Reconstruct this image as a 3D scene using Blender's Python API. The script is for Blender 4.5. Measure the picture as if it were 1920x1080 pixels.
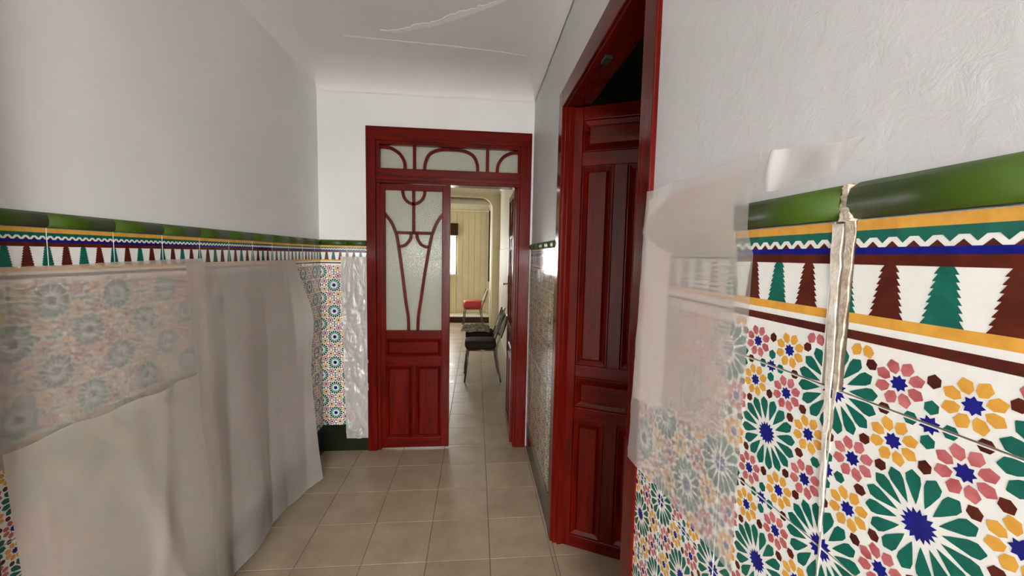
import bpy, bmesh, math, random
from mathutils import Vector, Matrix, noise

for o in list(bpy.data.objects):
    bpy.data.objects.remove(o, do_unlink=True)
scene = bpy.context.scene
COL = scene.collection
random.seed(7)

# ------------------------------------------------------------------ camera
EYE = 1.65
FPX = 738.4                       # focal length in pixels of the 1920 px frame
YAW, PITCH, ROLL = .0922, .082, .0208
fw = Vector((math.sin(YAW)*math.cos(PITCH), math.cos(YAW)*math.cos(PITCH), -math.sin(PITCH)))
rt0 = Vector((math.cos(YAW), -math.sin(YAW), 0)); up0 = rt0.cross(fw)
rt = rt0*math.cos(ROLL) + up0*math.sin(ROLL)
up = -rt0*math.sin(ROLL) + up0*math.cos(ROLL)
cam = bpy.data.cameras.new('camera'); cam.sensor_width = 36; cam.lens = FPX/1920*36
cam.clip_start = .02
camo = bpy.data.objects.new('camera', cam); COL.objects.link(camo)
m = Matrix((rt, up, -fw)).transposed().to_4x4(); m.translation = (0, 0, EYE)
camo.matrix_world = m
scene.camera = camo

# ------------------------------------------------------------------ world and daylight
world = bpy.data.worlds.new('world'); scene.world = world
world.use_nodes = True
bg = world.node_tree.nodes['Background']
bg.inputs[0].default_value = (1, .99, .985, 1)
bg.inputs[1].default_value = 8.0
scene.view_settings.view_transform = 'Standard'
scene.view_settings.look = 'None'
scene.view_settings.exposure = 1.8
scene.view_settings.gamma = 1

def portal(name, loc, rot, sx, sy):
    """daylight opening: a light portal for the sky, gives off nothing of its own"""
    l = bpy.data.lights.new(name, 'AREA'); l.shape = 'RECTANGLE'; l.size = sx; l.size_y = sy
    l.cycles.is_portal = True
    o = bpy.data.objects.new(name, l); COL.objects.link(o); o.location = loc; o.rotation_euler = rot
    return o

# ------------------------------------------------------------------ dimensions (metres)
XL, XR, YB = -1.246, .460, 3.284          # plaster faces of the hall
TP = .008                                  # tile thickness
TM = .2115                                 # dado tile module
ZS, ZBASE = 2.894, 1.702 - 7*.2115         # ceiling springing, top of the skirting
ZBORD = 1.702                              # top of the border tiles
YE = -2.0                                   # entrance wall
PI = math.pi

portal('entrance_daylight_offscreen', (-.03, -2.22, 1.31), (PI/2, 0, 0), .90, 2.62)
portal('far_window_daylight', (-1.09, 10.22, 1.635), (-PI/2, 0, 0), 1.2, .97)

# ------------------------------------------------------------------ materials
def mat(name):
    M = bpy.data.materials.new(name); M.use_nodes = True
    nt = M.node_tree; b = nt.nodes['Principled BSDF']
    return M, nt, b
def node(nt, t, **k):
    n = nt.nodes.new(t)
    for a, v in k.items():
        if a[0] == '_': n.inputs[a[1:]].default_value = v
        else: setattr(n, a, v)
    return n
def coords(nt, obj=True, scale=(1, 1, 1), rot=(0, 0, 0)):
    tc = node(nt, 'ShaderNodeTexCoord'); mp = node(nt, 'ShaderNodeMapping')
    mp.inputs['Scale'].default_value = scale; mp.inputs['Rotation'].default_value = rot
    nt.links.new(tc.outputs['Object'], mp.inputs['Vector'])
    return mp.outputs['Vector']
def world_coords(nt, scale=(1, 1, 1)):
    g = node(nt, 'ShaderNodeNewGeometry'); mp = node(nt, 'ShaderNodeMapping')
    mp.inputs['Scale'].default_value = scale
    nt.links.new(g.outputs['Position'], mp.inputs['Vector'])
    return mp.outputs['Vector']
def ramp(nt, fac, stops):
    r = node(nt, 'ShaderNodeValToRGB')
    el = r.color_ramp.elements
    while len(el) < len(stops): el.new(.5)
    for e, (p, c) in zip(el, stops): e.position = p; e.color = (*c, 1)
    nt.links.new(fac, r.inputs['Fac']); return r.outputs['Color']
def bump(nt, b, height, strength, dist, prev=None):
    n = node(nt, 'ShaderNodeBump', _Strength=strength, _Distance=dist)
    nt.links.new(height, n.inputs['Height'])
    if prev: nt.links.new(prev, n.inputs['Normal'])
    if b: nt.links.new(n.outputs['Normal'], b.inputs['Normal'])
    return n.outputs['Normal']
def noise_tex(nt, vec, scale, detail=4, rough=.55, dist=0):
    n = node(nt, 'ShaderNodeTexNoise', _Scale=scale, _Detail=detail, _Roughness=rough, _Distortion=dist)
    nt.links.new(vec, n.inputs['Vector']); return n.outputs['Fac']

def plaster(name, c, c2, rough=.75, bs=.35, bd=.004, sc=26, mott=1.3):
    M, nt, b = mat(name); v = world_coords(nt)
    col = ramp(nt, noise_tex(nt, v, mott, 5, .6), [(.32, c2), (.62, c)])
    nt.links.new(col, b.inputs['Base Color']); b.inputs['Roughness'].default_value = rough
    n1 = bump(nt, None, noise_tex(nt, v, sc, 5, .62, .6), bs, bd)
    bump(nt, b, noise_tex(nt, v, sc*.22, 3), bs*.7, bd*3, n1)
    return M
M_wall = plaster('wall_paint', (.79, .785, .775), (.73, .725, .715), .62, .3, .0025)
M_rough = plaster('rough_painted_plaster', (.64, .643, .65), (.58, .583, .59), .5, .30, .004, 30)
M_ceil = plaster('ceiling_paint', (.81, .79, .77), (.75, .73, .71), .8, .22, .003, 12, .9)
M_patch = plaster('patching_plaster', (.95, .94, .92), (.90, .89, .87), .8, .3, .002)
M_cream = plaster('cream_paint', (.74, .66, .44), (.64, .56, .36), .6, .2, .003)
M_creamlight = plaster('pale_cream_paint', (.80, .77, .66), (.74, .70, .58), .6, .2, .003)
M_sage = plaster('grey_green_paint', (.36, .385, .355), (.31, .335, .31), .7, .2, .003)
M_filler = plaster('plaster_filler', (.70, .62, .50), (.36, .27, .19), .9, .9, .004, 90, 70)
M_filler2 = plaster('white_filler', (.78, .74, .66), (.55, .46, .36), .9, .9, .003, 90, 60)

def flat(name, c, rough=.5, metal=0, coat=0):
    M, nt, b = mat(name); b.inputs['Base Color'].default_value = (*c, 1)
    b.inputs['Roughness'].default_value = rough; b.inputs['Metallic'].default_value = metal
    b.inputs['Coat Weight'].default_value = coat; b.inputs['Coat Roughness'].default_value = .08
    return M
M_dark = flat('dark_metal', (.02, .014, .010), .9)  # dark metal of the door keeper
M_grout = plaster('floor_joint_cement', (.16, .12, .085), (.10, .075, .05), .9, .3, .002)
M_wallgrout = plaster('tile_joint_cement', (.60, .56, .50), (.42, .38, .33), .9, .3, .002)
M_steel = flat('chrome_tube', (.17, .15, .125), .35, 1)
M_brass = flat('dull_brass', (.36, .24, .10), .35, 1)

def glaze(name, c, c2, rough=.10, sc=60):
    M, nt, b = mat(name); v = coords(nt)
    col = ramp(nt, noise_tex(nt, v, sc, 4, .6), [(.30, c2), (.68, c)])
    nt.links.new(col, b.inputs['Base Color']); b.inputs['Roughness'].default_value = rough
    b.inputs['IOR'].default_value = 1.5
    bump(nt, b, noise_tex(nt, v, 22, 2), .10, .002)
    return M
G_white = glaze('white_glaze', (.90, .905, .86), (.85, .855, .80))
G_green = glaze('emerald_glaze', (.004, .150, .105), (.003, .105, .078))
G_blue = glaze('cobalt_glaze', (.008, .012, .26), (.004, .006, .15))
G_yellow = glaze('ochre_glaze', (.80, .42, .065), (.68, .32, .045))
G_pink = glaze('rose_glaze', (.62, .20, .20), (.42, .075, .085), .12, 40)
G_brown = glaze('oxblood_glaze', (.115, .016, .007), (.055, .008, .006), .12, 35)
G_olive = glaze('olive_green_glaze', (.042, .088, .003), (.036, .076, .0025), .42, 30)
G_dkgreen = glaze('dark_green_glaze', (.010, .017, .005), (.006, .011, .0035), .2, 30)
M_bisque = plaster('tile_biscuit', (.80, .74, .62), (.60, .52, .40), .9, .3, .002, 60, 40)

def wood(name, c1, c2, rough=.17, axis='z', coat=.03):
    M, nt, b = mat(name)
    sc = {'z': (9, 9, .9), 'x': (.9, 9, 9), 'y': (9, .9, 9)}[axis]
    v = coords(nt, scale=sc)
    n = noise_tex(nt, v, 2.6, 6, .62, 1.2)
    col = ramp(nt, n, [(.28, c2), (.50, tuple((a+b_)/2 for a, b_ in zip(c1, c2))), (.72, c1)])
    nt.links.new(col, b.inputs['Base Color'])
    b.inputs['Roughness'].default_value = rough
    b.inputs['Coat Weight'].default_value = coat; b.inputs['Coat Roughness'].default_value = .15
    b.inputs['Specular IOR Level'].default_value = .16
    bump(nt, b, noise_tex(nt, v, 7, 4), .12, .002)
    return M
W_z = wood('varnished_mahogany_upright', (.150, .0058, .0020), (.055, .0020, .0009))
W_x = wood('varnished_mahogany_crosswise', (.150, .0058, .0020), (.055, .0020, .0009), axis='x')
W_y = wood('varnished_mahogany_lengthwise', (.150, .0058, .0020), (.055, .0020, .0009), axis='y')
W_dark = wood('dark_brown_wood', (.060, .030, .016), (.030, .013, .007))

def floor_mat():
    M, nt, b = mat('beige_floor_tile')
    oi = node(nt, 'ShaderNodeObjectInfo'); v = world_coords(nt)
    spk = noise_tex(nt, v, 160, 3, .7); cloud = noise_tex(nt, v, 5, 4, .6)
    a = ramp(nt, cloud, [(.3, (.36, .275, .19)), (.7, (.47, .375, .27))])
    s = ramp(nt, spk, [(.30, (.72, .70, .66)), (.5, (1, 1, 1))])
    mx = node(nt, 'ShaderNodeMix', data_type='RGBA', blend_type='MULTIPLY'); mx.inputs['Factor'].default_value = .8
    nt.links.new(a, mx.inputs['A']); nt.links.new(s, mx.inputs['B'])
    hs = node(nt, 'ShaderNodeHueSaturation')
    mr = node(nt, 'ShaderNodeMapRange'); mr.inputs['To Min'].default_value = .90; mr.inputs['To Max'].default_value = 1.07
    nt.links.new(oi.outputs['Random'], mr.inputs['Value']); nt.links.new(mr.outputs[0], hs.inputs['Value'])
    nt.links.new(mx.outputs['Result'], hs.inputs['Color']); nt.links.new(hs.outputs['Color'], b.inputs['Base Color'])
    b.inputs['Roughness'].default_value = .34
    rr = ramp(nt, cloud, [(.3, (.28, .28, .28)), (.7, (.44, .44, .44))]); nt.links.new(rr, b.inputs['Roughness'])
    bump(nt, b, noise_tex(nt, v, 9, 3), .12, .002)
    return M
M_floor = floor_mat()

def glass_mat():
    M, nt, b = mat('textured_glass')
    b.inputs['Base Color'].default_value = (.93, .96, .90, 1)
    b.inputs['Transmission Weight'].default_value = 1; b.inputs['Roughness'].default_value = .22
    b.inputs['IOR'].default_value = 1.3
    vo = node(nt, 'ShaderNodeTexVoronoi', _Scale=95); nt.links.new(coords(nt), vo.inputs['Vector'])
    nrm = bump(nt, b, vo.outputs['Distance'], .9, .004)
    tr = node(nt, 'ShaderNodeBsdfTranslucent'); tr.inputs[0].default_value = (.84, .87, .80, 1)
    df = node(nt, 'ShaderNodeBsdfDiffuse'); df.inputs[0].default_value = (.75, .78, .70, 1)
    for q in (tr, df): nt.links.new(nrm, q.inputs['Normal'])
    m1 = node(nt, 'ShaderNodeMixShader'); m1.inputs[0].default_value = .2
    nt.links.new(tr.outputs[0], m1.inputs[1]); nt.links.new(df.outputs[0], m1.inputs[2])
    m2 = node(nt, 'ShaderNodeMixShader'); m2.inputs[0].default_value = .85
    nt.links.new(b.outputs[0], m2.inputs[1]); nt.links.new(m1.outputs[0], m2.inputs[2])
    nt.links.new(m2.outputs[0], nt.nodes['Material Output'].inputs['Surface'])
    return M
M_glass = glass_mat()

def plastic(name, c, clear, blur, gloss, rough, wr_scale, wr, refr_rough=.45):
    """thin milky film: part clear, part blurred see-through, part milk, with a sheen"""
    M, nt, b = mat(name); v = world_coords(nt)
    nt.nodes.remove(b)
    nrm = None
    if wr: nrm = bump(nt, None, noise_tex(nt, world_coords(nt, (1, 1, .35)), wr_scale, 4, .55, 1.0), wr, .012)
    tp = node(nt, 'ShaderNodeBsdfTransparent'); tp.inputs[0].default_value = (.96, .95, .93, 1)
    rf = node(nt, 'ShaderNodeBsdfRefraction'); rf.inputs['Roughness'].default_value = refr_rough; rf.inputs['IOR'].default_value = 1.6
    rf.inputs['Color'].default_value = (.97, .96, .94, 1)
    tl = node(nt, 'ShaderNodeBsdfTranslucent'); tl.inputs[0].default_value = (*c, 1)
    df = node(nt, 'ShaderNodeBsdfDiffuse'); df.inputs[0].default_value = (*c, 1)
    gl = node(nt, 'ShaderNodeBsdfGlossy'); gl.inputs['Roughness'].default_value = rough
    if nrm:
        for q in (tl, df, gl): nt.links.new(nrm, q.inputs['Normal'])
    rc = ramp(nt, noise_tex(nt, v, 3.2, 3, .55, .4), [(.35, (c[0]*.93, c[1]*.955, c[2]*.92)), (.5, c), (.66, (min(1, c[0]*1.02), c[1]*.93, c[2]*.93))])
    for q in (tl, df): nt.links.new(rc, q.inputs[0])
    def mix(f, a, b_):
        n = node(nt, 'ShaderNodeMixShader'); n.inputs[0].default_value = f
        nt.links.new(a.outputs[0], n.inputs[1]); nt.links.new(b_.outputs[0], n.inputs[2]); return n
    milk = mix(.35, df, tl)
    thru = mix(blur/max(clear+blur, 1e-4), tp, rf)
    base = mix(clear+blur, milk, thru)
    fin = mix(gloss, base, gl)
    nt.links.new(fin.outputs[0], nt.nodes['Material Output'].inputs['Surface'])
    return M
P_left = plastic('milky_plastic_film', (.86, .80, .75), .36, .20, .03, .35, 9, .08, refr_rough=.6)
P_leftlow = plastic('dense_milky_plastic_film', (.90, .82, .735), .14, .32, .04, .32, 7, .28, refr_rough=.8)
P_leftright = plastic('milky_grey_plastic_film', (.90, .85, .80), .20, .32, .05, .28, 7, .5, refr_rough=.7)
P_back = plastic('crumpled_white_film', (.80, .78, .75), .14, .05, .07, .22, 20, .7)
P_far = plastic('clear_crinkled_film', (.74, .68, .52), .76, .0, .05, .18, 14, .6)
P_near = plastic('clear_matt_film', (.88, .865, .84), .60, .0, .04, .35, 30, .15)
P_rib = plastic('ribbed_packing_film', (.88, .78, .725), .03, .0, .03, .4, 30, .0, )

# ------------------------------------------------------------------ mesh helpers
def finish(name, bm, mats, parent=None, smooth=False, bevel=0):
    me = bpy.data.meshes.new(name)
    bmesh.ops.recalc_face_normals(bm, faces=bm.faces)
    bm.to_mesh(me); bm.free()
    for x in (mats if isinstance(mats, (list, tuple)) else [mats]): me.materials.append(x)
    if smooth: me.shade_smooth()
    return link(name, me, parent, bevel)
def link(name, me, parent=None, bevel=0):
    o = bpy.data.objects.new(name, me); COL.objects.link(o)
    if parent: o.parent = parent
    if bevel:
        md = o.modifiers.new('bevel', 'BEVEL'); md.width = bevel; md.segments = 2; md.limit_method = 'ANGLE'
    return o
def box(bm, x0, x1, y0, y1, z0, z1, mi=0):
    vs = [bm.verts.new((x, y, z)) for z in (z0, z1) for y in (y0, y1) for x in (x0, x1)]
    for q in ((0, 2, 3, 1), (4, 5, 7, 6), (0, 1, 5, 4), (2, 6, 7, 3), (0, 4, 6, 2), (1, 3, 7, 5)):
        f = bm.faces.new([vs[i] for i in q]); f.material_index = mi
def boxes(name, L, mats, parent=None, bevel=0):
    bm = bmesh.new()
    for b in L: box(bm, *b)
    return finish(name, bm, mats, parent, bevel=bevel)
def tag(o, label, cat, group=None, kind=None):
    o['label'] = label; o['category'] = cat
    if group: o['group'] = group
    if kind: o['kind'] = kind
    return o
def empty(name, loc=(0, 0, 0), rz=0):
    o = bpy.data.objects.new(name, None); COL.objects.link(o); o.location = loc; o.rotation_euler = (0, 0, rz)
    o.empty_display_size = .1
    return o
def tube(bm, pts, r, seg=10, closed_ends=True):
    pts = [Vector(p) for p in pts]; rings = []
    ref = Vector((0, 0, 1))
    for i, p in enumerate(pts):
        t = (pts[min(i+1, len(pts)-1)] - pts[max(i-1, 0)]).normalized()
        a = t.cross(ref if abs(t.dot(ref)) < .95 else Vector((0, 1, 0))).normalized(); b = t.cross(a)
        rings.append([bm.verts.new(p + (a*math.cos(2*PI*k/seg) + b*math.sin(2*PI*k/seg))*r) for k in range(seg)])
    for A, B in zip(rings, rings[1:]):
        for k in range(seg): bm.faces.new((A[k], A[(k+1) % seg], B[(k+1) % seg], B[k]))
    if closed_ends: bm.faces.new(rings[0][::-1]); bm.faces.new(rings[-1])
def smooth_line(pts, n=8):
    """Catmull-Rom through the points"""
    P = [Vector(p) for p in pts]; P = [2*P[0]-P[1]] + P + [2*P[-1]-P[-2]]; out = []
    for i in range(1, len(P)-2):
        for k in range(n):
            t = k/n; a, b, c, d = P[i-1], P[i], P[i+1], P[i+2]
            out.append(.5*((2*b) + (c-a)*t + (2*a-5*b+4*c-d)*t*t + (3*b-a-3*c+d)*t**3))
    out.append(P[-2]); return out
def ribbon(bm, pts, w, y0, y1):
    """flat bar of width w along a line in the x-z plane, from y0 to y1"""
    pts = [Vector((p[0], p[1])) for p in pts]; rings = []
    for i, p in enumerate(pts):
        t = (pts[min(i+1, len(pts)-1)] - pts[max(i-1, 0)]).normalized(); n = Vector((-t.y, t.x))*w/2
        rings.append([bm.verts.new((q.x, y, q.y)) for q, y in ((p+n, y0), (p-n, y0), (p-n, y1), (p+n, y1))])
    for A, B in zip(rings, rings[1:]):
        for k in range(4): bm.faces.new((A[k], A[(k+1) % 4], B[(k+1) % 4], B[k]))
    bm.faces.new(rings[0][::-1]); bm.faces.new(rings[-1])

# ------------------------------------------------------------------ painted dado tiles
TILE_MATS = [G_white, G_green, G_blue, G_yellow, G_pink, G_brown, M_bisque]
WHITE, GREEN, BLUE, YELLOW, PINK, BROWN, BISQ = range(7)
def clip(poly, u0, u1, v0, v1):
    def cut(P, inside, inter):
        out = []
        for i in range(len(P)):
            a, b = P[i-1], P[i]
            if inside(b):
                if not inside(a): out.append(inter(a, b))
                out.append(b)
            elif inside(a): out.append(inter(a, b))
        return out
    def iu(c): return lambda a, b: (c, a[1] + (b[1]-a[1])*(c-a[0])/(b[0]-a[0]))
    def iv(c): return lambda a, b: (a[0] + (b[0]-a[0])*(c-a[1])/(b[1]-a[1]), c)
    for f, g in ((lambda p: p[0] >= u0, iu(u0)), (lambda p: p[0] <= u1, iu(u1)), (lambda p: p[1] >= v0, iv(v0)), (lambda p: p[1] <= v1, iv(v1))):
        if len(poly) < 3: return []
        poly = cut(poly, f, g)
    return poly if len(poly) > 2 else []
def pol(c, r, a): return (c[0] + r*math.cos(a), c[1] + r*math.sin(a))
def petals(out, c, n, prof, col, phase=0):
    for k in range(n):
        a = phase + 2*PI*k/n; ca, sa = math.cos(a), math.sin(a)
        P = [(r, w) for r, w in prof] + [(r, -w) for r, w in reversed(prof) if w > 0]
        out.append((col, [(c[0] + r*ca - w*sa, c[1] + r*sa + w*ca) for r, w in P]))
def star(out, c, n, ro, ri, col, phase=0):
    for k in range(n):
        a = phase + 2*PI*k/n
        out.append((col, [c, pol(c, ri, a-PI/n), pol(c, ro, a), pol(c, ri, a+PI/n)]))
def blob(out, c, rx, ry, col, ang=0):
    ca, sa = math.cos(ang), math.sin(ang)
    P = [(rx, 0), (rx*.45, ry), (-rx*.45, ry), (-rx, 0), (-rx*.45, -ry), (rx*.45, -ry)]
    out.append((col, [(c[0] + x*ca - y*sa, c[1] + x*sa + y*ca) for x, y in P]))
def lace():
    """the painted star pattern of one tile in units of a tile: u right, v up, origin at its lower left corner"""
    out = []
    for c in ((0, 0), (1, 0), (0, 1), (1, 1), (.5, .5)):
        petals(out, c, 16, [(.096, 0), (.13, .013), (.200, .034), (.232, .033), (.259, .003)], GREEN, PI/16)
        star(out, c, 16, .082, .058, BLUE, 0)
    d = .150
    for c, s in (((.5, 1), 1), ((0, .5), -1), ((.5, 0), -1), ((1, .5), 1)):
        star(out, c, 8, .047, .030, BLUE, PI/8)
        for k in range(4):
            blob(out, pol(c, .083, k*PI/2), .036, .030, GREEN, k*PI/2)
            blob(out, pol(c, .208, k*PI/2), .036, .028, BROWN, k*PI/2 + (0 if k % 2 == 0 else 0))
    for (sx, sy) in ((-1, 1), (1, 1), (-1, -1), (1, -1)):
        for t in (.207, .302):
            for off in ((0, 0),):
                blob(out, (.5 + sx*(.5-t), .5 + sy*(.5-t)), .034, .027, BROWN, math.atan2(sy, sx)+PI/2)
    # rosettes; v up: top star (.5,1): lower left yellow, lower right pink ...
    ros = [((.5-d, 1-d), YELLOW), ((.5+d, 1-d), PINK), ((d, .5+d), PINK), ((d, .5-d), YELLOW),
           ((.5-d, d), PINK), ((.5+d, d), YELLOW), ((1-d, .5+d), YELLOW), ((1-d, .5-d), PINK)]
    for c, col in ros:
        petals(out, c, 8, [(.046, 0), (.064, .024), (.098, .030), (.122, .003)], col, PI/8)
        star(out, c, 8, .044, .030, BLUE, 0)
    return out
LACE = lace()
def border():
    """border tile: stripes, zigzag and stepped trees over a strip of the star pattern (units of a tile)"""
    k = 1/TM; Z = lambda z: (z - (ZBORD-TM))*k; out = []
    def stripe(z0, z1, c): out.append((c, [(0, Z(z0)), (1, Z(z0)), (1, Z(z1)), (0, Z(z1))]))
    stripe(1.688, 1.7, YELLOW); stripe(1.679, 1.688, GREEN)
    stripe(1.660, 1.668, BLUE); stripe(1.648, 1.660, BROWN)
    stripe(1.578, 1.590, YELLOW); stripe(1.5585, 1.5695, BROWN)
    z0, z1 = 1.668, 1.679
    for i in range(10):
        a = i/10; b = a + .1; mid = a + .05; q = .030
        def P(u, z): return (u, Z(z))
        # green above, brown below, white chevron between stays the white ground
        out.append((GREEN, [P(a, z1), P(a, z0+.0042), P(a+q, z1)]))
        out.append((GREEN, [P(b-q, z1), P(b, z0+.0042), P(b, z1)]))
        out.append((BROWN, [P(mid-.032, z0), P(mid+.032, z0), P(mid, z0+.0066)]))
    zt, zb, n = 1.648, 1.590, 8
    for i in range(5):
        c = i/4; col = GREEN if i % 2 == 0 else BROWN
        for j in range(n):
            za = zt - (zt-zb)*j/n; zc = zt - (zt-zb)*(j+1)/n
            wt = .028 + .044*j/n; wb = .028 + .044*(j+1)/n + .016
            out.append((col, [(c-wb, Z(zc)), (c+wb, Z(zc)), (c+wt, Z(za)), (c-wt, Z(za))]))
    lim = Z(1.556)
    for col, poly in LACE:
        p = clip(poly, 0, 1, 0, lim)
        ys = [q[1] for q in poly]
        if p and max(ys) <= lim: out.append((col, p))
    return out
BORD = border()
cache = {}
def tile_mesh(kind, a=0, b=1, lo=0, hi=1):
    key = (kind, round(a, 3), round(b, 3), round(lo, 3), round(hi, 3))
    if key in cache: return cache[key]
    bm = bmesh.new(); g = .0009; e = .0011
    u0, u1, v0, v1 = a*TM+g, b*TM-g, lo*TM+g, hi*TM-g
    if kind in ('lace', 'bord'):
        # body with a rounded arris: local x = u, z = v, front towards -y
        B = [bm.verts.new((x, 0, z)) for x, z in ((u0, v0), (u1, v0), (u1, v1), (u0, v1))]
        Mv = [bm.verts.new((x, -TP+e, z)) for x, z in ((u0, v0), (u1, v0), (u1, v1), (u0, v1))]
        F = [bm.verts.new((x, -TP, z)) for x, z in ((u0+e, v0+e), (u1-e, v0+e), (u1-e, v1-e), (u0+e, v1-e))]
        bm.faces.new(F)
        for i in range(4):
            j = (i+1) % 4
            bm.faces.new((Mv[i], Mv[j], F[j], F[i])); f = bm.faces.new((B[i], B[j], Mv[j], Mv[i])); f.material_index = BISQ
        f = bm.faces.new(B[::-1]); f.material_index = BISQ
        for col, poly in (LACE if kind == 'lace' else BORD):
            p = clip([(x*TM, z*TM) for x, z in poly], u0+e*.6, u1-e*.6, v0+e*.6, v1-e*.6)
            if len(p) < 3: continue
            q = []
            for w in p:
                if not q or abs(w[0]-q[-1][0]) + abs(w[1]-q[-1][1]) > 1e-6: q.append(w)
            if len(q) < 3: continue
            f = bm.faces.new([bm.verts.new((x, -TP-.00025, z)) for x, z in q]); f.material_index = col
        mats = TILE_MATS
        me = bpy.data.meshes.new(kind); bm.normal_update()
        for f in bm.faces:
            if f.calc_center_median().y < -TP-.0001 and f.normal.y > 0: f.normal_flip()
    elif kind == 'trim':        # rounded moulding
        prof = [(0, 0), (-TP-.003, 0), (-TP-.008, .006), (-TP-.011, .016), (-TP-.010, .027), (-TP-.006, .036), (-.004, .043), (0, .044)]
        L = [bm.verts.new((u0, y, z)) for y, z in prof]; R = [bm.verts.new((u1, y, z)) for y, z in prof]
        for i in range(len(prof)):
            j = (i+1) % len(prof); f = bm.faces.new((L[i], L[j], R[j], R[i])); f.smooth = 0 < i < len(prof)-2
        bm.faces.new(L); bm.faces.new(R[::-1]); mats = [G_olive]
        bmesh.ops.recalc_face_normals(bm, faces=bm.faces); me = bpy.data.meshes.new(kind)
    elif kind == 'skirt':
        prof = [(0, 0), (-TP-.002, 0), (-TP-.002, ZBASE-.006), (-TP+.002, ZBASE-.001), (0, ZBASE-.001)]
        L = [bm.verts.new((u0, y, z)) for y, z in prof]; R = [bm.verts.new((u1, y, z)) for y, z in prof]
        for i in range(len(prof)):
            j = (i+1) % len(prof); bm.faces.new((L[i], L[j], R[j], R[i]))
        bm.faces.new(L); bm.faces.new(R[::-1]); mats = [G_dkgreen]
        bmesh.ops.recalc_face_normals(bm, faces=bm.faces); me = bpy.data.meshes.new(kind)
    bm.to_mesh(me); bm.free()
    for x in mats: me.materials.append(x)
    cache[key] = me; return me
NAMES = {'lace': 'wall_tile', 'bord': 'border_tile', 'trim': 'trim_tile', 'skirt': 'skirting_tile'}
def dado(wall, origin, rz, first, s0, s1, gap=None):
    """tiles on a wall: local u runs along the wall from origin; joints at first + k*TM; only between s0 and s1"""
    k = math.floor((s0-first)/TM + 1e-6)
    R = Matrix.Rotation(rz, 3, 'Z')
    while first + k*TM < s1 - 1e-6:
        j = first + k*TM; a = max(0, (s0-j)/TM); b = min(1, (s1-j)/TM); k += 1
        if b-a < .03: continue
        for kind, z in [('skirt', 0)] + [('lace', ZBASE + i*TM) for i in range(6)] + [('bord', ZBORD-TM), ('trim', ZBORD+.001)]:
            aa, bb = a, b
            if gap:
                aa, bb = gap(kind, j, a, b)
            o = link(NAMES[kind], tile_mesh(kind, aa, bb), wall)
            p = R @ Vector((j, 0, 0)); o.location = (origin[0]+p.x, origin[1]+p.y, z)
            o.rotation_euler = (random.uniform(-.0015, .0015), 0, rz)

# ------------------------------------------------------------------ room shell
floor = boxes('floor', [(-2.25, 3.2, -2.2, 10.6, -.15, -.003)], M_grout)
tag(floor, 'square beige floor tiles with dark joints through hall and passage', 'floor', kind='structure')
street = boxes('street_pavement', [(-12, 12, -14, -2.2, -.2, -.02)], plaster('pale_paving', (.50, .48, .45), (.42, .40, .37), .9))
tag(street, 'pale paving outside the street entrance', 'pavement', kind='structure')
TX, TY, GX, GY = .342, .33, -.2453, 2.0178
tilecache = {}
def floor_tile(x0, x1, y0, y1):
    key = (round(x1-x0, 3), round(y1-y0, 3))
    if key not in tilecache:
        bm = bmesh.new(); w, h = x1-x0-.003, y1-y0-.003; e = .0015
        lo = [bm.verts.new((x, y, -.012)) for x, y in ((0, 0), (w, 0), (w, h), (0, h))]
        mi = [bm.verts.new((x, y, -e)) for x, y in ((0, 0), (w, 0), (w, h), (0, h))]
        tp = [bm.verts.new((x, y, 0)) for x, y in ((e, e), (w-e, e), (w-e, h-e), (e, h-e))]
        bm.faces.new(tp)
        for i in range(4):
            j = (i+1) % 4; bm.faces.new((mi[i], mi[j], tp[j], tp[i])); bm.faces.new((lo[i], lo[j], mi[j], mi[i]))
        me = bpy.data.meshes.new('floor_tile'); bm.to_mesh(me); bm.free(); me.materials.append(M_floor); tilecache[key] = me
    o = link('floor_tile', tilecache[key], floor); o.location = (x0+.0015, y0+.0015, 0)
    o.rotation_euler = (random.uniform(-.0008, .0008), random.uniform(-.0008, .0008), 0)
def tile_area(x0, x1, y0, y1):
    i = math.floor((x0-GX)/TX)
    while GX + i*TX < x1:
        a, b = max(x0, GX+i*TX), min(x1, GX+(i+1)*TX); i += 1
        if b-a < .02: continue
        j = math.floor((y0-GY)/TY)
        while GY + j*TY < y1:
            c, d = max(y0, GY+j*TY), min(y1, GY+(j+1)*TY); j += 1
            if d-c > .02: floor_tile(a, b, c, d)
tile_area(XL, XR, .6, YB)
tile_area(-2.0, .50, YB, 9.56)
tile_area(XR, 2.46, .9, 3.3)

wall_left = boxes('wall_left', [(XL-.2, XL, YE-.2, YB+.14, 0, 3.3)], M_wall)
tag(wall_left, 'long white plaster wall over a tiled dado, mostly hung with milky film', 'wall', kind='structure')
# back wall with the opening of the double door
DX0, DX1, DZ = -.845, .425, 2.60
wall_back = boxes('wall_back', [(XL-.2, DX0, YB, YB+.14, 0, 3.3), (DX1, XR+.2, YB, YB+.14, 0, 3.3), (DX0, DX1, YB, YB+.14, DZ, 3.3)], M_wall)
tag(wall_back, 'white end wall around the glazed double door, narrow tiled dado', 'wall', kind='structure')
# right wall with the side doorway
SY0, SY1, SZ, WT = 1.085, 2.135, 2.46, .12
wall_right = boxes('wall_right', [(XR, XR+WT, YE-.2, SY0, 0, 3.3), (XR, XR+WT, SY1, YB, 0, 3.3), (XR, XR+WT, SY0, SY1, SZ, 3.3)], M_rough)
tag(wall_right, 'rough white plaster wall with colourful star-pattern tile dado and side doorway', 'wall', kind='structure')
wall_front = boxes('wall_front', [(XL-.2, -.48, YE-.2, YE, 0, 3.3), (.42, XR+.2, YE-.2, YE, 0, 3.3), (-.48, .42, YE-.2, YE, 2.62, 3.3)], M_wall)
tag(wall_front, 'white wall around the street entrance opening', 'wall', kind='structure')

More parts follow.
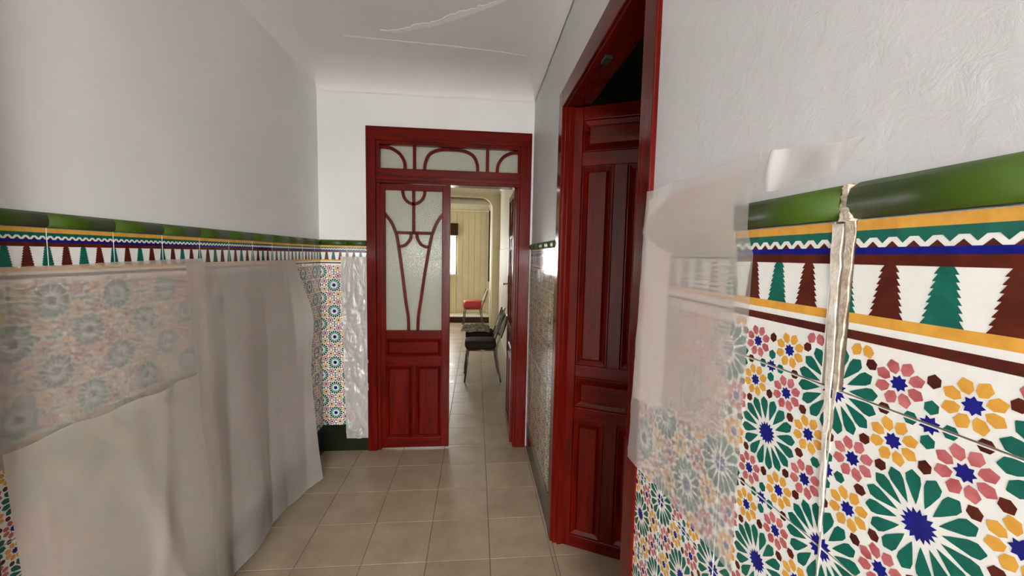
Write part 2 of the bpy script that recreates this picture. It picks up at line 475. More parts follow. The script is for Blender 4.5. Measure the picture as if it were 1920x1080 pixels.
# coved ceiling
def coved(name, x0, x1, y0, y1, zs, h, wx, wy, mt, label, front=True, nx=70, ny=90):
    bm = bmesh.new()
    p = lambda t: math.sqrt(max(0, 1-(1-min(max(t, 0), 1))**2))
    def dense(a, b, w, n, both=True):
        L = [a + w*(i/14)**2 for i in range(15)] + [a+w + (b-a-2*w)*i/n for i in range(1, n)] + [b - w*((14-i)/14)**2 for i in range(15)]
        return L
    xs = dense(x0, x1, wx, 8); ys = dense(y0, y1, wy, 12)
    V = [[bm.verts.new((x, y, zs + h*min(p((x-x0)/wx), p((x1-x)/wx), p((y1-y)/wy), p((y-y0)/wy) if front else 1))) for x in xs] for y in ys]
    for j in range(len(ys)-1):
        for i in range(len(xs)-1): bm.faces.new((V[j][i], V[j+1][i], V[j+1][i+1], V[j][i+1]))
    # closed above by the slab
    o = finish(name, bm, mt, smooth=True)
    return tag(o, label, 'ceiling', kind='structure')
ceil = coved('ceiling', XL-.01, XR-.005, YE-.05, YB-.005, ZS, .13, .14, .36, M_ceil, 'white coved plaster ceiling with patched cracks over the hall')
slab = boxes('roof_slab', [(-2.4, 3.3, -2.2, 10.6, 3.3, 3.45)], M_ceil)
tag(slab, 'concrete slab over the coved ceiling', 'slab', kind='structure')
def strip(name, pts, wid, z, parent, mt, seed=0):
    """ragged plaster streak under the ceiling"""
    bm = bmesh.new(); rnd = random.Random(seed); P = smooth_line([(x, y, 0) for x, y in pts], 7); A, B = [], []
    for i, q in enumerate(P):
        t = (P[min(i+1, len(P)-1)] - P[max(i-1, 0)]).normalized(); n = Vector((-t.y, t.x, 0))
        w = wid*(.35 + .65*math.sin(PI*min(1, .06+i/len(P))))*rnd.uniform(.6, 1.3)
        A.append(q + n*w); B.append(q - n*w*rnd.uniform(.6, 1.3))
    T = [[bm.verts.new((p.x, p.y, z+dz)) for p in L] for dz in (0, .003) for L in (A, B)]
    for i in range(len(P)-1):
        bm.faces.new((T[0][i], T[1][i], T[1][i+1], T[0][i+1])); bm.faces.new((T[2][i], T[2][i+1], T[3][i+1], T[3][i]))
        bm.faces.new((T[0][i], T[0][i+1], T[2][i+1], T[2][i])); bm.faces.new((T[1][i], T[3][i], T[3][i+1], T[1][i+1]))
    bm.faces.new((T[0][0], T[2][0], T[3][0], T[1][0])); bm.faces.new((T[0][-1], T[1][-1], T[3][-1], T[2][-1]))
    return finish(name, bm, mt, parent)
zf = ZS + .13
strip('plaster_patch', [(-.61, 2.63), (-.50, 2.62), (-.38, 2.56), (-.25, 2.50), (-.10, 2.40), (.05, 2.30), (.16, 2.20), (.22, 2.08)], .022, zf-.0015, ceil, M_patch, 3)
strip('plaster_patch', [(-.86, 2.72), (-.6, 2.735), (-.35, 2.75), (-.1, 2.765), (.15, 2.79), (.33, 2.82)], .008, zf-.0012, ceil, M_patch, 5)

# dado on the hall walls
dado(wall_left, (XL, 0), PI/2, 1.475, .40, YB)
dado(wall_back, (0, YB), 0, -1.242, XL+TP, DX0-.02)
def crackgap(kind, j, a, b):
    if kind == 'bord' or kind == 'trim':
        if abs(j + .446) < .01: a = .045 if kind == 'bord' else .02       # right of the broken joint
        if abs(j + .446 + TM) < .01: b = 1-.085 if kind == 'bord' else 1-.02
    return a, b
# u runs towards -y on the right wall
dado(wall_right, (XR, 0), -PI/2, -.446, -SY0+.06, -.20, crackgap)
dado(wall_right, (XR, 0), -PI/2, -.446, -YB+TP, -SY1-.07)
# broken joint: biscuit edge, dark crack and a smear of filler
def wedge(name, top, bot, x0, x1, mt, seed):
    bm = bmesh.new(); rnd = random.Random(seed); n = 22; rows = []
    for i in range(n+1):
        t = i/n; z = top[2] + (bot[2]-top[2])*t
        ya = top[0] + (bot[0]-top[0])*t + rnd.uniform(-.0012, .0012); yb = top[1] + (bot[1]-top[1])*t + rnd.uniform(-.0012, .0012)
        xf = x0 + rnd.uniform(-.0008, .0008)
        rows.append([bm.verts.new(p) for p in ((x1, ya, z), (xf, ya, z), (xf, yb, z), (x1, yb, z))])
    for A, B in zip(rows, rows[1:]):
        for k in range(4): bm.faces.new((A[k], A[(k+1) % 4], B[(k+1) % 4], B[k]))
    bm.faces.new(rows[0]); bm.faces.new(rows[-1][::-1])
    return finish(name, bm, mt, wall_right)
wedge('filler_strip', (.4525, .4660, 1.698), (.4462, .4490, 1.30), XR-TP-.0020, XR, M_filler2, 1)
wedge('filler_strip', (.4360, .4478, 1.700), (.4445, .4455, 1.40), XR-TP-.0012, XR, M_filler, 2)
wedge('filler_strip', (.4425, .4490, 1.744), (.4365, .4515, 1.700), XR-TP-.0095, XR, M_filler, 6)
wedge('filler_strip', (.4452, .4468, 1.31), (.4456, .4464, .9), XR-TP-.0008, XR, M_wallgrout, 7)

# ------------------------------------------------------------------ frames
def architrave(bm, pts):
    for b in pts: box(bm, *b)
frame1 = empty('trim_1', (0, YB, 0)); tag(frame1, 'dark red wooden frame with curved glazing bars in its transom', 'door frame', kind='structure')
def part(name, L, mt, parent, bevel=.004):
    return boxes(name, L, mt, parent, bevel)
yf = -.028
# local y relative to the wall face
part('jamb', [(-.875, -.800, yf, .12, 0, 2.535)], W_z, frame1)
part('jamb', [(.350, .442, yf, .12, 0, 2.535)], W_z, frame1)
part('moulding', [(-.800, -.770, yf+.012, .10, 0, 2.535)], W_z, frame1)
part('moulding', [(.330, .352, yf+.012, .10, 0, 2.535)], W_z, frame1)
part('head', [(-.875, .442, yf, .12, 2.535, 2.640)], W_x, frame1)
part('moulding', [(-.80, .352, yf+.010, .10, 2.507, 2.537)], W_x, frame1)
part('transom_rail', [(-.80, .352, yf+.006, .10, 2.206, 2.322)], W_x, frame1)
part('moulding', [(-.80, .352, yf-.004, .02, 2.226, 2.262)], W_x, frame1)
part('glass_pane', [(-.772, .332, .030, .036, 2.318, 2.512)], M_glass, frame1, 0)
def bars(name, pts, w, y0, y1, parent, mt=W_z, n=8):
    bm = bmesh.new(); ribbon(bm, smooth_line([(x, z, 0) for x, z in pts], n) if len(pts) > 2 else [Vector(p) for p in pts], w, y0, y1)
    return finish(name, bm, mt, parent, bevel=.002)
for pts in ([(-.504, 2.512), (-.504, 2.318)], [(.082, 2.512), (.082, 2.318)],
            [(-.775, 2.492), (-.735, 2.492), (-.682, 2.483), (-.619, 2.442), (-.583, 2.381), (-.578, 2.315)],
            [(-.425, 2.315), (-.416, 2.388), (-.382, 2.453), (-.31, 2.487), (-.211, 2.494), (-.109, 2.487), (-.036, 2.453), (-.002, 2.389), (.004, 2.315)],
            [(.162, 2.315), (.171, 2.390), (.21, 2.450), (.267, 2.484), (.31, 2.492), (.335, 2.492)],
            [(-.211, 2.51), (-.211, 2.49)]):
    bars('glazing_bar', pts, .026, .014, .052, frame1)

def panel(bm, x0, x1, z0, z1, y, d, e=.028):
    """raised field: flat border, slope, field; front towards -y"""
    pr = [(0, y+.012), (.006, y), (.010, y), (e, y+.010), (e+.012, y-d), ]
    rings = [[bm.verts.new((x, yy, z)) for x, z in ((x0+i, z0+i), (x1-i, z0+i), (x1-i, z1-i), (x0+i, z1-i))] for i, yy in pr]
    for A, B in zip(rings, rings[1:]):
        for k in range(4): bm.faces.new((A[k], A[(k+1) % 4], B[(k+1) % 4], B[k]))
    bm.faces.new(rings[-1])
    bk = [bm.verts.new((x, y+.026, z)) for x, z in ((x0, z0), (x1, z0), (x1, z1), (x0, z1))]
    for k in range(4): bm.faces.new((bk[k], bk[(k+1) % 4], rings[0][(k+1) % 4], rings[0][k]))
    bm.faces.new(bk[::-1])
def raised(name, parent, *a, mt=W_z):
    bm = bmesh.new(); panel(bm, *a); return finish(name, bm, mt, parent)

def glazed_leaf(name, handle):
    """local x from the hinge stile (0) to the meeting stile (.585), front towards -y, thickness .04"""
    r = empty(name); W = .585
    part('stile', [(0, .068, 0, .04, .012, 2.205)], W_z, r)
    part('stile', [(.519, W, 0, .04, .012, 2.205)], W_z, r)
    part('rail', [(.066, .521, 0, .04, 2.153, 2.205)], W_x, r)
    part('rail', [(.066, .521, 0, .04, .945, 1.016)], W_x, r)
    part('rail', [(.066, .521, 0, .04, .716, .800)], W_x, r)
    part('rail', [(.066, .521, 0, .04, .012, .100)], W_x, r)
    part('muntin', [(.280, .312, 0, .04, .098, .718)], W_z, r)
    raised('panel', r, .064, .523, .796, .949, .006, .006, .02, mt=W_x)
    raised('panel', r, .064, .284, .096, .720, .006, .006, .02)
    raised('panel', r, .308, .523, .096, .720, .006, .006, .02)
    part('glass_pane', [(.062, .525, .018, .024, 1.012, 2.157)], M_glass, r, 0)
    ox = .799   # curves traced on the closed leaf
    C = [[(-.509, 2.158), (-.508, 1.816)],
         [(-.596, 2.160), (-.592, 2.125), (-.578, 2.090), (-.548, 2.061), (-.508, 2.050), (-.469, 2.062), (-.437, 2.092), (-.423, 2.125), (-.419, 2.160)],
         [(-.648, 1.817), (-.362, 1.817)],
         [(-.740, 1.970), (-.716, 1.940), (-.684, 1.895), (-.656, 1.830), (-.637, 1.755), (-.605, 1.527), (-.573, 1.263), (-.553, 1.129), (-.549, 1.012)],
         [(-.272, 1.978), (-.300, 1.942), (-.328, 1.894), (-.355, 1.824), (-.377, 1.735), (-.417, 1.500), (-.451, 1.264), (-.470, 1.129), (-.475, 1.012)],
         [(-.528, 1.817), (-.535, 1.772), (-.565, 1.727), (-.598, 1.709), (-.628, 1.704)],
         [(-.484, 1.817), (-.478, 1.772), (-.450, 1.727), (-.420, 1.709), (-.384, 1.703)]]
    for pts in C: bars('glazing_bar', [(x+ox, z) for x, z in pts], .024, .004, .038, r)
    if handle:
        bm = bmesh.new(); box(bm, .535, .572, .04, .044, 1.27, 1.45); h = finish('handle_plate', bm, M_brass, r, bevel=.002)
        bm = bmesh.new(); tube(bm, smooth_line([(.553, .042, 1.37), (.553, .075, 1.37), (.540, .085, 1.372), (.45, .085, 1.372)], 5), .008)
        finish('lever', bm, M_steel, h, smooth=True)
        bm = bmesh.new(); box(bm, .535, .572, -.004, 0, 1.27, 1.45); h = finish('handle_plate', bm, M_brass, r, bevel=.002)
        bm = bmesh.new(); tube(bm, smooth_line([(.553, -.002, 1.37), (.553, -.035, 1.37), (.540, -.045, 1.372), (.45, -.045, 1.372)], 5), .008)
        finish('lever', bm, M_steel, h, smooth=True)
    return r
d1 = glazed_leaf('door_1', False); d1.location = (-.799, YB-.004, 0)
tag(d1, 'closed dark red door leaf with frosted glass and curved glazing bars', 'door', kind='structure')
d2 = glazed_leaf('door_2', True); d2.location = (.352, YB+.045, 0); d2.scale = (1, -1, 1)
# hinged on the right jamb and swung away into the passage
d2.scale = (1, 1, 1); d2.rotation_euler = (0, 0, PI/2-.01)
tag(d2, 'open dark red glazed door leaf swung back into the passage', 'door', kind='structure')

# side doorway
frame2 = empty('trim_2', (XR, 0, 0)); tag(frame2, 'dark red wooden casing and lining of the tall side doorway', 'door frame', kind='structure')
x0 = -.014
part('casing', [(x0, .004, SY1-.005, SY1+.085, 0, SZ+.075)], W_z, frame2)
part('casing', [(x0, .004, SY0-.075, SY0+.005, 0, SZ+.075)], W_z, frame2)
part('casing', [(x0, .004, SY0+.005, SY1-.005, SZ-.02, SZ+.075)], W_y, frame2)
part('jamb', [(0, WT+.004, SY1-.022, SY1+.003, 0, SZ)], W_z, frame2)
part('jamb', [(0, WT+.004, SY0-.003, SY0+.022, 0, SZ)], W_z, frame2)
part('head', [(0, WT+.004, SY0+.022, SY1-.022, SZ-.024, SZ+.003)], W_y, frame2)
part('door_stop', [(.022, .050, SY1-.034, SY1-.022, 0, SZ-.024)], W_z, frame2, .002)
part('keeper', [(.03, .06, 1.56, 1.62, SZ-.036, SZ-.022)], M_dark, frame2, .002)

d3 = empty('door_3', (.487, 2.112, 0)); tag(d3, 'open dark red panelled door leaf in the side doorway', 'door', kind='structure')
d3.rotation_euler = (0, 0, math.atan2(-.163, .333))
# local x from the hinge, shifted so that traced leaf coordinates fit
LW, LH = .535, 2.432
lx = lambda v: v - .048
part('stile', [(0, lx(.118), 0, .04, .004, LH)], W_z, d3)
part('stile', [(lx(.520), LW, 0, .04, .004, LH)], W_z, d3)
for a, b in ((2.362, LH), (2.128, 2.200), (.994, 1.062), (.748, .822), (.004, .075)):
    part('rail', [(lx(.117), lx(.521), 0, .04, a, b)], W_x, d3)
for a, b in ((1.060, 2.130), (.073, .750)):
    part('muntin', [(lx(.284), lx(.354), 0, .04, a, b)], W_z, d3)
raised('panel', d3, lx(.115), lx(.523), 2.197, 2.365, .004, .008, .03, mt=W_x)
raised('panel', d3, lx(.115), lx(.287), 1.058, 2.132, .004, .008, .03)
raised('panel', d3, lx(.351), lx(.523), 1.058, 2.132, .004, .008, .03)
raised('panel', d3, lx(.115), lx(.523), .819, .997, .004, .008, .03, mt=W_x)
raised('panel', d3, lx(.115), lx(.287), .072, .752, .004, .008, .03)
raised('panel', d3, lx(.351), lx(.523), .072, .752, .004, .008, .03)

# unseen door leaf beside the camera, set to cast the left wall's shadow edge
d4 = empty('door_4_unseen', (-1.08, .20, 0), 0); tag(d4, 'unseen door leaf on a post, set to shade the near edge of the left wall', 'door', kind='structure')
d4.rotation_euler = (0, 0, math.atan2(.83, -.085))
part('stile', [(0, .09, 0, .045, .01, 2.5)], W_z, d4); part('stile', [(.745, .834, 0, .045, .01, 2.5)], W_z, d4)
for a, b in ((.01, .2), (1.0, 1.12), (2.38, 2.5)): part('rail', [(.088, .747, 0, .045, a, b)], W_x, d4)
part('hinge_post', [(-.03, .0, -.01, .055, 0, 2.6), (-.03, .01, .05, .19, 0, 2.6)], W_z, d4)
raised('panel', d4, .086, .749, .197, 1.003, .005, .008, .03); raised('panel', d4, .086, .749, 1.117, 2.383, .005, .008, .03)

# ------------------------------------------------------------------ side room
wall_side = boxes('wall_side_room', [(3.0, 3.1, -.1, 3.6, 0, 3.3),
                                     (XR+WT, 3.1, YB+.14, YB+.24, 0, 3.3), (XR+WT, 3.1, -.1, 0, 0, 3.3)], M_sage)
tag(wall_side, 'dim grey-green walls of the room beyond the side doorway', 'wall', kind='structure')
c2 = boxes('ceiling_side_room', [(XR+WT-.02, 3.1, -.1, 3.6, 3.02, 3.1)], M_sage); tag(c2, 'dim grey-green ceiling of the side room', 'ceiling', kind='structure')

# ------------------------------------------------------------------ passage and far room
YA, YF = 8.55, 10.2
PX0, PX1 = -2.0, .505
wall_pr = boxes('wall_passage_right', [(PX1, PX1+.15, YB+.14, YA, 0, 3.3)], M_creamlight)
tag(wall_pr, 'cream passage wall above a pale dado behind the row of chairs', 'wall', kind='structure')
boxes('dado_panel', [(PX1-.006, PX1, 3.92, YA, 0, 1.765)], M_creamlight, wall_pr, .002)
boxes('dado_rail', [(PX1-.014, PX1, 3.92, YA, 1.762, 1.776)], M_cream, wall_pr, .003)
wall_pl = boxes('wall_passage_left', [(PX0-.15, PX0, YB+.14, YF+.15, 0, 3.3),
                                      (PX0, XL-.2, YB+.0, YB+.14, 0, 3.3)], M_creamlight)
tag(wall_pl, 'cream passage wall behind the glazed door', 'wall', kind='structure')
# arch between passage and far room
bm = bmesh.new()
def arch_outline():
    pts = [(PX1, 0), (.345, 0), (.345, 2.62)]
    for i in range(9):
        a = PI/2*i/8; pts.append((.345-.28*(1-math.cos(a)), 2.62+.26*math.sin(a)))
    pts += [(-1.7, 2.90), (-1.7, 0), (PX0, 0), (PX0, 3.3), (PX1, 3.3)]
    return pts
out = arch_outline()
F = [bm.verts.new((x, YA, z)) for x, z in out]; B = [bm.verts.new((x, YA+.22, z)) for x, z in out]
bm.faces.new(F); bm.faces.new(B[::-1])
for i in range(len(out)): j = (i+1) % len(out); bm.faces.new((F[i], B[i], B[j], F[j]))
arch = finish('wall_arch', bm, M_cream); tag(arch, 'cream arch with rounded corner between passage and far room', 'arch', kind='structure')
wall_fr = boxes('wall_far_room_right', [(.335, .6, YA+.22, YF, 0, 3.3)], M_creamlight); tag(wall_fr, 'cream right wall of the far room past the arch', 'wall', kind='structure')
WX0, WX1, WZ0, WZ1 = -1.69, -.49, 1.15, 2.12
wall_far = boxes('wall_far', [(PX0, WX0, YF, YF+.15, 0, 3.3), (WX1, .6, YF, YF+.15, 0, 3.3), (WX0, WX1, YF, YF+.15, 0, WZ0), (WX0, WX1, YF, YF+.15, WZ1, 3.3)], M_cream)
tag(wall_far, 'cream panelled end wall of the far room', 'wall', kind='structure')
x = WX1
while x < .33:
    boxes('plank', [(x+.002, min(x+.148, .333), YF-.014, YF, .16, 2.735)], M_cream, wall_far, .004); x += .15
x = PX0
while x < WX1-.05:
    if x+.15 < WX0: boxes('plank', [(x+.002, x+.148, YF-.014, YF, 1.14, 2.43)], M_cream, wall_far, .004)
    boxes('plank', [(x+.002, min(x+.148, WX1-.002), YF-.014, YF, .16, 1.14)], M_cream, wall_far, .004)
    boxes('plank', [(x+.002, min(x+.148, WX1-.002), YF-.014, YF, 2.43, 2.735)], M_cream, wall_far, .004); x += .15
boxes('cornice', [(PX0, .335, YF-.03, YF, 2.735, 2.78)], M_creamlight, wall_far, .005)
c3 = coved('ceiling_far_room', PX0-.01, .345, YA+.2, YF+.01, 2.75, .30, .30, .60, M_creamlight, 'pale coved ceiling of the far room')
c4 = coved('ceiling_passage', PX0-.01, PX1+.01, YB+.13, YA+.01, 2.92, .12, .20, .30, M_creamlight, 'pale coved ceiling of the passage')
step = boxes('platform_step', [(-1.4, .33, 9.56, YF, 0, .13)], W_dark, bevel=.01); tag(step, 'low dark brown platform along the panelled far wall', 'step', kind='structure')
boxes('platform_top', [(-1.4, .33, 9.575, YF-.014, .13, .155)], M_creamlight, step, .004)
win = empty('window_1', (0, YF, 0)); tag(win, 'window with dark shutter box in the panelled far wall', 'window', kind='structure')
part('frame', [(WX1-.05, WX1, .02, .08, WZ0, WZ1), (WX0, WX0+.05, .02, .08, WZ0, WZ1), (WX0, WX1, .02, .08, WZ0, WZ0+.05), (WX0, WX1, .02, .08, WZ1-.05, WZ1), (-1.11, -1.07, .02, .08, WZ0, WZ1)], W_dark, win)
part('shutter_box', [(WX0-.03, WX1+.03, -.16, .0, WZ1+.01, 2.43)], W_dark, win)
part('sill', [(WX0-.02, WX1+.02, -.05, .02, WZ0-.035, WZ0)], M_creamlight, win)

def sheet(name, fn, nu, nv, mt, thick=.0012):
    """curtain or film: fn(s,t) gives the surface point, s across, t from the top down"""
    bm = bmesh.new()
    V = [[bm.verts.new(fn(i/nu, j/nv)) for i in range(nu+1)] for j in range(nv+1)]
    for j in range(nv):
        for i in range(nu): bm.faces.new((V[j][i], V[j+1][i], V[j+1][i+1], V[j][i+1]))
    me = bpy.data.meshes.new(name); bm.to_mesh(me); bm.free(); me.materials.append(mt); me.shade_smooth()
    return link(name, me)
M_curtain = plastic('white_curtain_cloth', (.86, .84, .76), .02, .0, .0, .5, 20, .2)
M_drape = flat('dark_brown_drape_cloth', (.045, .028, .018), .85)
cu = sheet('curtain', lambda s, t: (-.66+.15*s - .05*math.sin(PI*t)*(1-s), YF-.045+.016*math.sin(s*22), 2.12-.98*t), 30, 20, M_curtain)
tag(cu, 'white net curtain gathered at the edge of the far window', 'curtain')
dr = sheet('drape', lambda s, t: (.320+.012*math.sin(s*30), 10.10-.30*s, 2.74-1.75*t), 40, 12, M_drape)
md = dr.modifiers.new('cloth', 'SOLIDIFY'); md.thickness = .004
tag(dr, 'dark brown drape hanging in the far corner past the arch', 'curtain')

# ------------------------------------------------------------------ plastic films
def nz(x, y, z, s): return noise.noise(Vector((x*s, y*s, z*s)))
def film_left_upper(s, t):
    y = 1.085 + .80*s; z = 1.600 - .535*t - .012*math.sin(y*2.1)*(1-t) + .006*nz(y, 0, 0, 5)
    off = .010 + .004*t + .006*(1+nz(y, z, 0, 4))*t + .010*max(0, s-.93)/.07
    return (XL+TP+off, y, z)
f1 = sheet('plastic_sheet', film_left_upper, 90, 40, P_left)
tag(f1, 'thin milky plastic film over the star medallions, upper strip of the left wall', 'plastic sheet', 'milky films on the left wall')
def film_left_lower(s, t):
    y = 1.085 + .018*max(0, min(1, (t-.34)*9)) + (.80-.018*max(0, min(1, (t-.34)*9)))*s; lip = .010*nz(y, 3, 0, 7) + .004*math.sin(y*31)
    z = 1.112 + lip*(1-t)**4 - 1.080*t
    lipoff = .030*math.exp(-((y-1.58)/.17)**2)*math.exp(-t*22)*(.75+.5*nz(y, 2, 2, 16))
    off = .034 + .030*t + .012*(1+nz(y, z*.5, 2, 2.6))*min(1, t*3) + lipoff
    return (XL+TP+off + .010*math.exp(-((y-1.42-.25*t)/.05)**2)*min(1, t*2) + .007*math.exp(-((y-1.62+.15*t)/.04)**2)*min(1, t*2), y, z)
f2 = sheet('plastic_sheet', film_left_lower, 90, 60, P_leftlow)
tag(f2, 'dense milky plastic film with a ragged top edge, lower left wall', 'plastic sheet', 'milky films on the left wall')
def film_left_right(s, t):
    z = 1.592 - 1.562*t
    y0 = 1.705 + .035*t + .012*nz(0, z, 1, 5)
    y1 = 2.775 + .02*t + .018*math.sin(6*t)
    y = y0 + (y1-y0)*s
    hang = t**.75
    off = .021 + .056*hang + hang*.095*max(0, (s-.70)/.30)**1.5
    off += hang*.012*(abs(math.sin(s*9+t*.8+.6))*1.6-1) + .010*hang*nz(y, z*.4, 7, 5)
    off += .046*math.exp(-s*14)                                       # left hem stands off
    off += .055*math.exp(-((t-.25)/.14)**2)*max(0, (s-.88)/.12)         # corner curls out
    z2 = z + .02*t*math.sin(s*7)*(t > .9)
    zb = z2 + .07*max(0, t-.9)/.1*math.exp(-((s-.62)/.16)**2) * .6       # lifted hem
    return (XL+TP+off, y, zb)
f3 = sheet('plastic_sheet', film_left_right, 120, 90, P_leftright)
tag(f3, 'large milky plastic film curling away from the left wall near the end wall', 'plastic sheet', 'milky films on the left wall')
def film_back(s, t):
    z = 1.615 - 1.505*t; x = -1.080 + .03*t + (.212-.03*t)*s + .008*nz(0, z, 3, 8)*(1-s)
    w = nz(x*2.2, 0, z, 7); w2 = nz(x, 1, z*1.6, 16)
    off = .008 + (.020*abs(w) + .008*abs(w2))*min(1, .15+t*2)
    return (x, YB-TP-off, z)
f4 = sheet('plastic_sheet', film_back, 40, 160, P_back)
tag(f4, 'narrow crumpled white plastic film beside the glazed door frame', 'plastic sheet')
def film_far(s, t):
    z = 1.56 - 1.36*t; y = 3.20 - (3.20-2.235)*s + .02*nz(0, z, 3, 4)*(s > .5)
    fold = math.exp(-(((z-.78) + .45*(s-.5))/.045)**2)*.030 + math.exp(-(((z-.62) + .55*(s-.5))/.04)**2)*.022
    off = .008 + fold*math.sin(PI*min(1, s*1.1)) + .007*(1+nz(y, z, 0, 6)) + .012*max(0, s-.9)/.1
    return (XR-TP-off, y, z)
f5 = sheet('plastic_sheet', film_far, 60, 90, P_far)
tag(f5, 'clear crinkled plastic film between side doorway and glazed door', 'plastic sheet')
# near right wall: a clear outer film with a flap above the green trim, and a ribbed inner film
def lerp(a, b, t): return a + (b-a)*t
def film_near(s, t):
    y = lerp(lerp(.992, 1.034, t) + .003*nz(0, t*4, 2, 3), .602, s)
    ztop = 1.822 + .006*nz(y, 0, 3, 12); zbot = lerp(1.092, 1.108, s)
    z = lerp(ztop, zbot, t)
    off = .0055 + .0015*nz(y, z, 0, 9)
    bulge = max(0, min(1, (z-1.66)/.04))*max(0, min(1, (1.80-z)/.05))
    off += max(.013*bulge, .013*max(0, min(1, (y-.88)/.10)))
    if y > 1.0: off += .0035*abs(nz(y*3, z*3, 1, 14))*min(1, (y-1.0)/.04)
    return (XR-TP-off, y, z)
f6 = sheet('plastic_sheet', film_near, 70, 120, P_near)
tag(f6, 'clear matt plastic film over tiles and door casing, outer layer', 'plastic sheet')
def flap(s, t):
    y = lerp(.604, .440, s)
    ztop = lerp(1.822, 1.800, s) + .004*nz(y, 0, 3, 20); zbot = lerp(1.752, 1.760, s)
    if s > .85: zbot = lerp(1.758, 1.790, (s-.85)/.15)
    z = lerp(ztop, zbot, t)
    off = -.004 + .013*t + .006*math.sin(s*9+1)*math.sin(PI*t) + .012*math.exp(-((s-.2)/.05)**2)*(1-t*.6)
    return (XR-TP-max(off, -.004)-.003, y - .012*t*s, z)
bmA = flap
f6b = sheet('flap', bmA, 40, 16, P_near); f6b.parent = f6
def film_rib(s, t):
    y = lerp(lerp(.992, 1.030, t), lerp(.642, .652, t), s); z = lerp(1.800, lerp(1.268, 1.318, s), t)
    bulge = max(0, min(1, (z-1.66)/.04))*max(0, min(1, (1.80-z)/.05))
    off = .0015 + max(.013*bulge, .013*max(0, min(1, (y-.88)/.10))) + .0018*math.sin(z*2*PI/.009)
    return (XR-TP-off, y, z)
f7 = sheet('plastic_sheet', film_rib, 40, 480, P_rib)
tag(f7, 'ribbed pinkish packing film under the clear film, inner layer', 'plastic sheet')

# ------------------------------------------------------------------ chairs
M_black = flat('black_vinyl', (.026, .014, .010), .8)
M_black.node_tree.nodes['Principled BSDF'].inputs['Specular IOR Level'].default_value = .1
M_red = plaster('red_vinyl', (.52, .035, .045), (.40, .022, .03), .5, .1, .002)
M_beigeback = flat('beige_backrest_vinyl', (.42, .36, .26), .5)
M_darkback = flat('dark_backrest_vinyl', (.07, .045, .03), .45)
def cushion(bm, x0, x1, y0, y1, z0, z1, e=.03):
    prof = [(.0, z0), (-.6, z0+.003), (-1, lerp(z0, z1, .3)), (-1, lerp(z0, z1, .65)), (-.6, z1-.008), (1.2, z1)]
    rings = []
    n = 20
    for k, z in prof:
        ins = (1+k)*e if k <= 0 else e*1.6*k
        a, b, cx, cy = (x1-x0)/2-ins, (y1-y0)/2-ins, (x0+x1)/2, (y0+y1)/2
        rings.append([bm.verts.new((cx + a*abs(math.cos(q))**.4*(1 if math.cos(q) >= 0 else -1), cy + b*abs(math.sin(q))**.4*(1 if math.sin(q) >= 0 else -1), z)) for q in [2*PI*i/n+.01 for i in range(n)]])
    for A, B in zip(rings, rings[1:]):
        for k in range(n): bm.faces.new((A[k], A[(k+1) % n], B[(k+1) % n], B[k]))
    bm.faces.new(rings[0][::-1]); bm.faces.new(rings[-1])
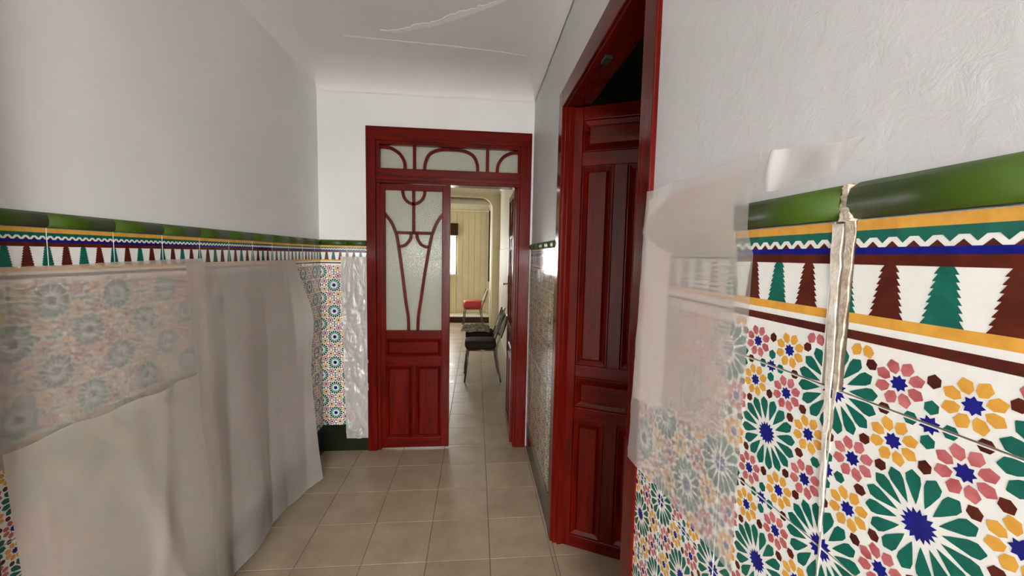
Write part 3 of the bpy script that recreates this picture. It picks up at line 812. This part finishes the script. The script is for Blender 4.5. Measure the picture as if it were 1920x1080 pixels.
def chair(loc, rz, seat_mt, back_mt, label, leg_mt=M_steel, top=.53):
    """faces local -x; back near x=.2; origin on the floor below the seat centre"""
    r = empty('chair', loc, rz); tag(r, label, 'chair', 'metal-legged chairs in passage and far room')
    bm = bmesh.new(); cushion(bm, -.225, .19, -.20, .20, .425, top); finish('seat', bm, seat_mt, r, smooth=True)
    # backrest: curved padded plate
    bm = bmesh.new(); nu, nv = 12, 10; S = []
    for side in (0, 1):
        rows = []
        for j in range(nv+1):
            t = j/nv; row = []
            for i in range(nu+1):
                s = i/nu*2-1; wy = .175*(1-.25*t**4)
                zz = .565 + .30*t*(1-.10*s*s*t) ; xx = .215 + .10*t + .022*(1-s*s)
                row.append(bm.verts.new((xx + (.034 if side else 0)*(1-(abs(s)**6)*.7), s*wy, zz)))
            rows.append(row)
        S.append(rows)
    for side in (0, 1):
        for j in range(nv):
            for i in range(nu):
                q = (S[side][j][i], S[side][j][i+1], S[side][j+1][i+1], S[side][j+1][i]); bm.faces.new(q if side else q[::-1])
    for j in range(nv):
        for i in (0, nu): bm.faces.new((S[0][j][i], S[1][j][i], S[1][j+1][i], S[0][j+1][i]))
    for i in range(nu):
        for j in (0, nv): bm.faces.new((S[0][j][i], S[1][j][i], S[1][j][i+1], S[0][j][i+1]))
    finish('backrest', bm, back_mt, r, smooth=True)
    for sy in (-1, 1):
        bm = bmesh.new(); tube(bm, [(-.175, sy*.17, .425), (-.19, sy*.18, .30), (-.225, sy*.195, 0)], .0115); finish('leg', bm, leg_mt, r, smooth=True)
        bm = bmesh.new(); tube(bm, smooth_line([(.315, sy*.13, .86), (.27, sy*.165, .70), (.215, sy*.18, .54), (.185, sy*.185, .42), (.20, sy*.19, .25), (.245, sy*.20, 0)], 5), .0115); finish('leg', bm, leg_mt, r, smooth=True)
        bm = bmesh.new(); tube(bm, [(-.18, sy*.172, .418), (.19, sy*.182, .418)], .010); finish('seat_rail', bm, leg_mt, r, smooth=True)
    bm = bmesh.new(); tube(bm, [(-.18, -.172, .418), (-.18, .172, .418)], .010); finish('seat_rail', bm, leg_mt, r, smooth=True)
    return r
ch1 = chair((.09, 5.22, 0), .03, M_black, M_darkback, 'metal chair with empty black seat, against the passage wall')
ch2 = chair((.085, 5.86, 0), -.03, M_black, M_beigeback, 'metal chair with crumpled cloth on its seat, beside the black chair')
ch3 = chair((-.06, 9.10, 0), .10, M_red, M_beigeback, 'metal chair with thick red padded seat in front of the dark platform', top=.60)
# cloth heap on the second chair
bm = bmesh.new(); V = []
nu, nv = 26, 22
for j in range(nv+1):
    for i in range(nu+1):
        s, t = i/nu*2-1, j/nv*2-1
        r = max(abs(s), abs(t)); x = -.055 + .205*s; y = .20*t
        z = .535 + .060*max(0, 1-r**3) + .05*nz(s, t, 4, 2.6)*(1-r*.4) + .02*abs(nz(s, t, 1, 6))
        if r > .9: z = min(z, .56)
        V.append(bm.verts.new((x + .02*nz(s, t, 8, 3), y + .02*nz(s, t, 12, 3), max(z, .532))))
for j in range(nv):
    for i in range(nu):
        a = j*(nu+1)+i; bm.faces.new((V[a], V[a+1], V[a+nu+2], V[a+nu+1]))
M_cloth = plaster('khaki_cloth', (.34, .30, .19), (.06, .05, .03), .9, .5, .006, 40, 22)
cl = finish('cloth_heap', bm, M_cloth, smooth=True); cl.location = (.065, 5.86, 0); cl.rotation_euler = (0, 0, -.03)
md = cl.modifiers.new('cloth', 'SOLIDIFY'); md.thickness = .006; md.offset = 1
tag(cl, 'crumpled khaki cloth lying on a metal chair seat', 'cloth')
